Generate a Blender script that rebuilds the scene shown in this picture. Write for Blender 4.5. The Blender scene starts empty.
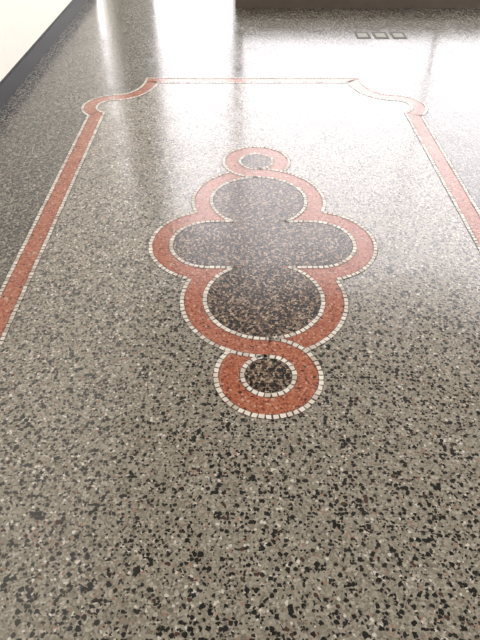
import bpy, bmesh, math, random
from mathutils import Vector
random.seed(4)
scene=bpy.context.scene
try:
    scene.view_settings.view_transform='Standard'
except Exception: pass

CX=0.105
# ---------------------------------------------------------------- materials
def new_mat(name):
    m=bpy.data.materials.new(name); m.use_nodes=True
    nt=m.node_tree; b=nt.nodes['Principled BSDF']
    return m,nt,b
def simple(name,col,rough=0.6,var=0.04,scale=8,ior=1.5):
    m,nt,b=new_mat(name)
    tc=nt.nodes.new('ShaderNodeTexCoord'); n=nt.nodes.new('ShaderNodeTexNoise')
    n.inputs['Scale'].default_value=scale; n.inputs['Detail'].default_value=4
    nt.links.new(tc.outputs['Object'],n.inputs['Vector'])
    mx=nt.nodes.new('ShaderNodeMix'); mx.data_type='RGBA'
    mx.inputs[6].default_value=tuple(max(0,c*(1-var)) for c in col)+(1,)
    mx.inputs[7].default_value=tuple(min(1,c*(1+var)) for c in col)+(1,)
    nt.links.new(n.outputs['Fac'],mx.inputs[0]); nt.links.new(mx.outputs[2],b.inputs['Base Color'])
    b.inputs['Roughness'].default_value=rough
    b.inputs['IOR'].default_value=ior
    return m
def terrazzo(name,base,layers,rough=0.2,ior=1.8):
    """layers: (scale, probability, edge(+)/blob radius(-), [(pos,col),...], offset)"""
    m,nt,b=new_mat(name)
    N=nt.nodes; L=nt.links
    tc=N.new('ShaderNodeTexCoord')
    nz=N.new('ShaderNodeTexNoise'); nz.inputs['Scale'].default_value=110; nz.inputs['Detail'].default_value=1.5
    L.new(tc.outputs['Object'],nz.inputs['Vector'])
    sc=N.new('ShaderNodeVectorMath'); sc.operation='SCALE'; sc.inputs['Scale'].default_value=0.011
    L.new(nz.outputs['Color'],sc.inputs[0])
    ad=N.new('ShaderNodeVectorMath'); ad.operation='ADD'
    L.new(tc.outputs['Object'],ad.inputs[0]); L.new(sc.outputs[0],ad.inputs[1])
    cl=N.new('ShaderNodeTexNoise'); cl.inputs['Scale'].default_value=2.2; cl.inputs['Detail'].default_value=4
    L.new(tc.outputs['Object'],cl.inputs['Vector'])
    mx=N.new('ShaderNodeMix'); mx.data_type='RGBA'
    mx.inputs[6].default_value=tuple(c*0.82 for c in base)+(1,)
    mx.inputs[7].default_value=tuple(min(1,c*1.18) for c in base)+(1,)
    L.new(cl.outputs['Fac'],mx.inputs[0])
    cur=mx.outputs[2]
    for (scale,prob,edge,cols,off) in layers:
        o=N.new('ShaderNodeVectorMath'); o.operation='ADD'; o.inputs[1].default_value=(off,off*1.7,0)
        L.new(ad.outputs[0],o.inputs[0])
        v=N.new('ShaderNodeTexVoronoi'); v.voronoi_dimensions='2D'; v.feature='F1'; v.inputs['Scale'].default_value=scale
        L.new(o.outputs[0],v.inputs['Vector'])
        sp=N.new('ShaderNodeSeparateColor'); L.new(v.outputs['Color'],sp.inputs[0])
        th=N.new('ShaderNodeMath'); th.operation='MULTIPLY_ADD'
        g=N.new('ShaderNodeMath')
        if edge>0:
            e=N.new('ShaderNodeTexVoronoi'); e.voronoi_dimensions='2D'; e.feature='DISTANCE_TO_EDGE'; e.inputs['Scale'].default_value=scale
            L.new(o.outputs[0],e.inputs['Vector'])
            th.inputs[1].default_value=edge*1.6; th.inputs[2].default_value=edge*0.3
            g.operation='GREATER_THAN'; L.new(e.outputs['Distance'],g.inputs[0])
        else:
            th.inputs[1].default_value=-edge*0.9; th.inputs[2].default_value=-edge*0.5
            g.operation='LESS_THAN'; L.new(v.outputs['Distance'],g.inputs[0])
        L.new(sp.outputs[2],th.inputs[0]); L.new(th.outputs[0],g.inputs[1])
        p=N.new('ShaderNodeMath'); p.operation='LESS_THAN'; p.inputs[1].default_value=prob
        L.new(sp.outputs[1],p.inputs[0])
        k=N.new('ShaderNodeMath'); k.operation='MULTIPLY'; L.new(g.outputs[0],k.inputs[0]); L.new(p.outputs[0],k.inputs[1])
        r=N.new('ShaderNodeValToRGB'); r.color_ramp.interpolation='CONSTANT'
        el=r.color_ramp.elements
        el[0].position=0; el[0].color=tuple(cols[0][1])+(1,)
        el[1].position=cols[1][0]; el[1].color=tuple(cols[1][1])+(1,)
        for pos,c in cols[2:]:
            q=el.new(pos); q.color=tuple(c)+(1,)
        L.new(sp.outputs[0],r.inputs[0])
        m2=N.new('ShaderNodeMix'); m2.data_type='RGBA'
        L.new(k.outputs[0],m2.inputs[0]); L.new(cur,m2.inputs[6]); L.new(r.outputs[0],m2.inputs[7])
        cur=m2.outputs[2]
    L.new(cur,b.inputs['Base Color'])
    rn=N.new('ShaderNodeTexNoise'); rn.inputs['Scale'].default_value=4; rn.inputs['Detail'].default_value=5
    L.new(tc.outputs['Object'],rn.inputs['Vector'])
    mr=N.new('ShaderNodeMapRange'); mr.inputs[1].default_value=0.3; mr.inputs[2].default_value=0.7
    mr.inputs[3].default_value=rough*0.75; mr.inputs[4].default_value=rough*1.3
    L.new(rn.outputs['Fac'],mr.inputs[0]); L.new(mr.outputs[0],b.inputs['Roughness'])
    b.inputs['IOR'].default_value=ior
    return m
BLK=(0.003,0.003,0.003)
mat_field=terrazzo('terrazzo_light',(0.265,0.240,0.185),[
    (160,0.75,0.05,[(0,(0.22,0.20,0.155)),(0.35,(0.34,0.31,0.25)),(0.75,(0.15,0.13,0.10))],3.1),
    (98,0.5,-0.43,[(0,(0.32,0.29,0.235)),(0.35,(0.43,0.39,0.325)),(0.62,(0.20,0.165,0.13)),(0.78,(0.31,0.185,0.135)),(0.87,(0.62,0.58,0.51))],0.0),
    (125,0.18,-0.50,[(0,BLK),(0.7,(0.02,0.013,0.01))],7.3),
    (70,0.24,-0.48,[(0,BLK),(0.75,(0.012,0.009,0.008)),(0.92,(0.07,0.034,0.024))],11.7)],ior=1.85)
mat_outer=terrazzo('terrazzo_grey',(0.16,0.148,0.112),[
    (160,0.7,0.05,[(0,(0.13,0.12,0.092)),(0.4,(0.24,0.215,0.17)),(0.75,(0.07,0.06,0.046))],5.1),
    (95,0.5,-0.45,[(0,(0.23,0.21,0.17)),(0.4,(0.36,0.33,0.27)),(0.7,(0.11,0.09,0.07)),(0.9,(0.20,0.12,0.09))],2.0),
    (110,0.40,-0.5,[(0,BLK),(0.7,(0.02,0.013,0.01))],17.3),
    (72,0.48,-0.52,[(0,BLK),(0.7,(0.012,0.009,0.008)),(0.9,(0.05,0.028,0.02))],21.7)],rough=0.2,ior=1.75)
mat_dark=terrazzo('terrazzo_dark_chip',(0.055,0.038,0.027),[
    (105,0.85,0.07,[(0,(0.27,0.19,0.13)),(0.45,(0.42,0.32,0.23)),(0.72,(0.15,0.085,0.055))],1.3),
    (80,0.64,-0.54,[(0,BLK),(0.6,(0.008,0.005,0.004)),(0.88,(0.06,0.03,0.02))],4.7)],ior=1.55)
mat_red=terrazzo('terrazzo_terracotta',(0.38,0.115,0.058),[
    (150,0.6,0.05,[(0,(0.43,0.145,0.075)),(0.4,(0.26,0.065,0.034)),(0.8,(0.48,0.22,0.14))],2.3),
    (92,0.45,-0.47,[(0,(0.45,0.17,0.095)),(0.4,(0.20,0.048,0.026)),(0.72,(0.52,0.31,0.22)),(0.9,(0.07,0.022,0.015))],9.7)],ior=1.6)
def tile_mat():
    m,nt,b=new_mat('marble_tesserae'); N=nt.nodes; L=nt.links
    g=N.new('ShaderNodeNewGeometry'); r=N.new('ShaderNodeValToRGB')
    el=r.color_ramp.elements; el[0].color=(0.44,0.36,0.29,1); el[1].color=(0.86,0.81,0.72,1)
    q=el.new(0.2); q.color=(0.68,0.61,0.52,1)
    L.new(g.outputs['Random Per Island'],r.inputs[0]); L.new(r.outputs[0],b.inputs['Base Color'])
    b.inputs['Roughness'].default_value=0.25
    return m
mat_tile=tile_mat()
mat_grout=simple('grout',(0.05,0.028,0.02),0.6,0.2,40)
mat_wall=simple('cream_plaster',(0.90,0.88,0.78),0.75)
mat_white=simple('white_plaster',(0.62,0.62,0.58),0.8)
mat_ceil=simple('light_damping_grey',(0.20,0.195,0.17),0.9)  # unseen ceiling and front wall, darkened to weaken their reflection in the floor
mat_base=simple('black_baseboard_paint',(0.006,0.0065,0.008),0.4,0.2)
mat_brown=simple('grey_brown_stone',(0.13,0.10,0.08),0.4,0.25)
mat_frame=simple('window_frame_paint',(0.6,0.6,0.58),0.4)
mat_metal=simple('worn_steel',(0.12,0.12,0.10),0.8,0.15,30,1.3)
mat_metal2=simple('worn_steel_lid',(0.30,0.30,0.26),0.7,0.15,30,1.35)

# ---------------------------------------------------------------- mesh helper
class MB:
    def __init__(s): s.v=[]; s.f=[]; s.m=[]
    def poly(s,pts,z,mi):
        i=len(s.v); s.v+= [(p[0],p[1],z) for p in pts]; s.f.append(list(range(i,i+len(pts)))); s.m.append(mi)
    def prism(s,pts,z0,z1,mi):
        i=len(s.v); n=len(pts)
        s.v+=[(p[0],p[1],z0) for p in pts]+[(p[0],p[1],z1) for p in pts]
        s.f.append(list(range(i+n,i+2*n))); s.m.append(mi)
        for k in range(n):
            s.f.append([i+k,i+(k+1)%n,i+n+(k+1)%n,i+n+k]); s.m.append(mi)
    def box(s,a,b,mi=0):
        x0,y0,z0=a; x1,y1,z1=b; i=len(s.v)
        s.v+=[(x0,y0,z0),(x1,y0,z0),(x1,y1,z0),(x0,y1,z0),(x0,y0,z1),(x1,y0,z1),(x1,y1,z1),(x0,y1,z1)]
        for f in [(0,3,2,1),(4,5,6,7),(0,1,5,4),(1,2,6,5),(2,3,7,6),(3,0,4,7)]:
            s.f.append([i+k for k in f]); s.m.append(mi)
    def obj(s,name,mats,tri=False,parent=None):
        me=bpy.data.meshes.new(name); me.from_pydata(s.v,[],s.f)
        for m in mats: me.materials.append(m)
        for p,mi in zip(me.polygons,s.m): p.material_index=mi
        me.update()
        if tri:
            bm=bmesh.new(); bm.from_mesh(me); bmesh.ops.triangulate(bm,faces=bm.faces[:],ngon_method='EAR_CLIP')
            bmesh.ops.recalc_face_normals(bm,faces=bm.faces[:])
            if bm.faces[:][0].normal.z<0: bmesh.ops.reverse_faces(bm,faces=bm.faces[:])
            bm.to_mesh(me); bm.free()
        o=bpy.data.objects.new(name,me); scene.collection.objects.link(o)
        if parent: o.parent=parent
        return o
TW=0.0195; PITCH=0.0255; GAP=0.004; BAND=0.12
def resample(pts,closed):
    P=[Vector(p) for p in pts]
    if closed: P=P+[P[0]]
    d=[0]
    for a,b in zip(P,P[1:]): d.append(d[-1]+(b-a).length)
    T=d[-1]; n=max(1,round(T/PITCH)); out=[]; j=0
    for k in range(n):
        s=(k+0.5)*T/n
        while j<len(d)-2 and d[j+1]<s: j+=1
        t=(s-d[j])/max(1e-9,d[j+1]-d[j]); out.append((P[j].lerp(P[j+1],t),(P[j+1]-P[j]).normalized(),T/n))
    return out
def tiles(mb,pts,closed,keep=lambda p:True,z=0.0016,gi=1,ti=2):
    for c,t,p in resample(pts,closed):
        if not keep(c): continue
        n=Vector((-t.y,t.x))
        def quad(hl,hw,j=0):
            q=[]
            for a,b in ((-1,-1),(1,-1),(1,1),(-1,1)):
                jj=lambda: random.uniform(-j,j)
                w=c+t*(a*hl+jj())+n*(b*hw+jj()); q.append((w.x,w.y))
            return q
        mb.poly(quad(p/2,TW/2+0.0015),z,gi)
        l=(p-GAP)/2*random.uniform(0.86,1.03)
        mb.prism(quad(l,TW/2-0.001,0.0016),z-0.0002,z+0.0007,ti)
def circ(c,r,n=160,a0=0,a1=2*math.pi):
    return [(c[0]+r*math.cos(a0+(a1-a0)*k/n),c[1]+r*math.sin(a0+(a1-a0)*k/n)) for k in range(n+(0 if abs(a1-a0-2*math.pi)<1e-6 else 1))]
def stadium(cx,cy,hx,r,n=60):
    return [(cx+hx+r*math.cos(-math.pi/2+math.pi*k/n),cy+r*math.sin(-math.pi/2+math.pi*k/n)) for k in range(n+1)]+\
           [(cx-hx+r*math.cos(math.pi/2+math.pi*k/n),cy+r*math.sin(math.pi/2+math.pi*k/n)) for k in range(n+1)]

# ---------------------------------------------------------------- floor
fl=MB(); fl.box((-1.80,-3.0,-0.1),(4.6,11.2,0.0)); fl.obj('floor',[mat_outer])

# ---------------------------------------------------------------- medallion
T=(CX-0.003,2.766); B=(CX,1.922); SY=2.346; HX=0.255
RI=0.25; RO=RI+BAND; SI=0.19; SO=SI+BAND; KI=0.09; KO=KI+BAND
KT=(CX-0.005,T[1]+RI+KI+BAND); KB=(CX+0.003,B[1]-RI-KI-BAND)
def dist(p,c): return math.hypot(p[0]-c[0],p[1]-c[1])
MX=CX+0.008
def dst(p):
    dx=max(0,abs(p[0]-MX)-HX); return math.hypot(dx,p[1]-SY)
md=MB()
for i,(poly) in enumerate([circ(T,RO),circ(B,RO),stadium(MX,SY,HX,SO),circ(KT,KO),circ(KB,KO)]):
    md.poly(poly,0.0006+i*0.00005,0)
for i,(poly) in enumerate([circ(T,RI),circ(B,RI),stadium(MX,SY,HX,SI),circ(KT,KI),circ(KB,KI)]):
    md.poly(poly,0.0011+i*0.00005,3)
h=TW/2
tiles(md,circ(T,RI+h),True,lambda p: dst(p)>SI+h*0.6)
tiles(md,circ(B,RI+h),True,lambda p: dst(p)>SI+h*0.6)
tiles(md,stadium(MX,SY,HX,SI+h),True,lambda p: dist(p,T)>RI+h and dist(p,B)>RI+h)
tiles(md,circ(KT,KI+h,n=80),True); tiles(md,circ(KB,KI+h,n=80),True)
tiles(md,stadium(MX,SY,HX,SO-h),True,lambda p: dist(p,T)>RO-h*.6 and dist(p,B)>RO-h*.6)
tiles(md,circ(T,RO-h),True,lambda p: dst(p)>SO-h and (p[0]>T[0] or dist(p,KT)>KO))
tiles(md,circ(B,RO-h),True,lambda p: dst(p)>SO-h and (p[0]<B[0] or dist(p,KB)>KO))
tiles(md,circ(KT,KO-h),True,lambda p: p[0]<KT[0] or dist(p,T)>RO)
tiles(md,circ(KB,KO-h),True,lambda p: p[0]>KB[0] or dist(p,B)>RO)
med=md.obj('floor_medallion_inlay',[mat_red,mat_grout,mat_tile,mat_dark])

# ---------------------------------------------------------------- border
CY=2.34; HW=1.119; TOP=4.62
def corner():
    pts=[]
    for k in range(25):
        a=math.pi+ (math.pi/2)*k/24
        pts.append((1.04+0.24*math.cos(a),TOP+0.36*math.sin(a)))
    c=(1.022,TOP-0.36-0.17); 
    for k in range(0,37):
        a=math.radians(90-(90+54.5)*k/36)
        q=(c[0]+0.17*math.cos(a),c[1]+0.17*math.sin(a))
        if q[0]>1.045 or k>10: pts.append(q)
    return [(x,y-CY) for x,y in pts]
C=corner()
loop=[(CX+x,CY+y) for x,y in C]
loop+=[(CX+x,CY-y) for x,y in reversed(C)]
loop+=[(CX-x,CY-y) for x,y in C]
loop+=[(CX-x,CY+y) for x,y in reversed(C)]
def offset(loop,d):
    n=len(loop); out=[]
    for i in range(n):
        a=Vector(loop[i-1]); b=Vector(loop[i]); c=Vector(loop[(i+1)%n])
        t1=(b-a).normalized(); t2=(c-b).normalized()
        n1=Vector((-t1.y,t1.x)); n2=Vector((-t2.y,t2.x))
        mm=(n1+n2).normalized(); k=max(0.45,mm.dot(n1))
        w=b+mm*(d/k); out.append((w.x,w.y))
    return out
inn=MB(); inn.poly(offset(loop,0),0.0003,0); inn.obj('floor_field_inlay',[mat_field],tri=True)
bd=MB(); HB=BAND/2
oa=offset(loop,HB); ob=offset(loop,-HB)
n=len(loop)
for i in range(n):
    j=(i+1)%n; bd.poly([ob[i],ob[j],oa[j],oa[i]],0.0007,0)
tiles(bd,offset(loop,HB-h),True); tiles(bd,offset(loop,-(HB-h)),True)
bd.obj('floor_border_inlay',[mat_red,mat_grout,mat_tile])

# ---------------------------------------------------------------- floor plates
for k in range(3):
    pl=MB(); x=1.10+k*0.17; y=5.72
    pl.prism([(x,y),(x+0.135,y),(x+0.135,y+0.22),(x,y+0.22)],0.0,0.002,0)
    pl.prism([(x+.022,y+.05),(x+0.113,y+.05),(x+0.113,y+0.17),(x+.022,y+0.17)],0.002,0.003,1)
    pl.obj('floor_outlet_cover',[mat_metal,mat_metal2])

# ---------------------------------------------------------------- room
WX=-1.73; H=5.3; RX=4.5; YB=6.85; YE=8.8; Y0=-2.8
def wall(name,boxes,mat):
    w=MB()
    for a,b in boxes: w.box(a,b)
    return w.obj(name,[mat])
D0,D1=7.62,8.2
wall('wall_left',[((WX-0.06,Y0,0),(WX,D0,H)),((WX-0.06,D0,3.4),(WX,D1,H)),((WX-0.06,D1,0),(WX,YE+.1,H))],mat_wall)
bb=MB(); bb.box((WX,Y0,0),(WX+0.015,D0,0.13)); bb.box((WX,Y0,0.13),(WX+0.009,D0,0.14)); bb.obj('baseboard_left',[mat_base])
w0,w1,s0,s1=0.0,4.35,0.30,5.1
wall('wall_back',[((-0.05,YB,0),(w0,YB+.15,H)),((w0,YB,0),(w1,YB+.15,s0)),((w0,YB,s1),(w1,YB+.15,H)),((w1,YB,0),(RX,YB+.15,H)),
                  ((WX,YB,5.15),(-0.05,YB+.15,H))],mat_white)
b2=MB(); b2.box((-0.05,YB-0.02,0),(RX,YB,0.12)); b2.obj('baseboard_back',[mat_brown])
fr=MB()
for x in (w0,2.2,w1-0.03): fr.box((x,YB+.04,s0),(x+0.03,YB+.08,s1))
for z in (s0,2.6,s1-0.04): fr.box((w0,YB+.045,z),(w1,YB+.075,z+0.04))
fr.obj('window_1',[mat_frame])
wall('wall_passage_right',[((-0.05,YB+.15,0),(0.0,YE,0.4)),((-0.05,YB+.15,5.1),(0.0,YE,H))],mat_white)
wall('wall_passage_end',[((WX,YE,0),(-1.2,YE+.1,H)),((-1.2,YE,5.1),(-0.1,YE+.1,H)),((-0.1,YE,0),(0.0,YE+.1,H))],mat_white)
dr=MB(); dr.box((-1.26,YE-.03,0),(-1.2,YE,5.1)); dr.box((-.1,YE-.03,0),(-.055,YE,5.1)); dr.obj('trim_1',[mat_frame])
r0,r1=-1.5,5.5
wall('wall_right',[((RX,Y0,0),(RX+.1,r0,H)),((RX,r0,0),(RX+.1,r1,0.9)),((RX,r0,3.2),(RX+.1,r1,H)),((RX,r1,0),(RX+.1,YB+.15,H))],mat_white)
f2=MB()
for k in range(6): 
    y=r0+k*(r1-r0-.05)/5; f2.box((RX+.03,y,.9),(RX+.07,y+.05,3.2))
f2.box((RX+.032,r0,1.9),(RX+.068,r1,1.94)); f2.obj('window_2',[mat_frame])
wall('wall_front',[((WX,Y0-.1,0),(RX,Y0,H))],mat_ceil)
wall('ceiling',[((WX-.1,Y0-.1,H),(RX+.1,YE+.1,H+.1))],mat_ceil)
for x,y in ((-0.3,-1.0),(2.2,-1.0)):  # invented fixtures, out of view behind the camera, adding soft fill light
    c=MB(); c.box((x-.62,y-.32,H-.06),(x+.62,y+.32,H)); o=c.obj('added_fill_fixture',[mat_frame])
    ld=bpy.data.lights.new('fill_lamp','AREA'); ld.shape='RECTANGLE'; ld.size=1.2; ld.size_y=.6; ld.energy=30; ld.color=(1,.93,.82)
    l=bpy.data.objects.new('fill_lamp',ld); l.location=(x,y,H-.07); scene.collection.objects.link(l); l.parent=o

# ---------------------------------------------------------------- world
w=bpy.data.worlds.new('World'); scene.world=w; w.use_nodes=True
bg=w.node_tree.nodes['Background']; bg.inputs[0].default_value=(0.98,0.94,0.97,1); bg.inputs[1].default_value=5.0

cam=bpy.data.cameras.new('Camera'); co=bpy.data.objects.new('Camera',cam); scene.collection.objects.link(co)
cam.sensor_fit='VERTICAL'; cam.sensor_height=24; cam.lens=567/640*24
co.location=(0,0,1.6); co.rotation_euler=(math.radians(48),0,0)
scene.camera=co
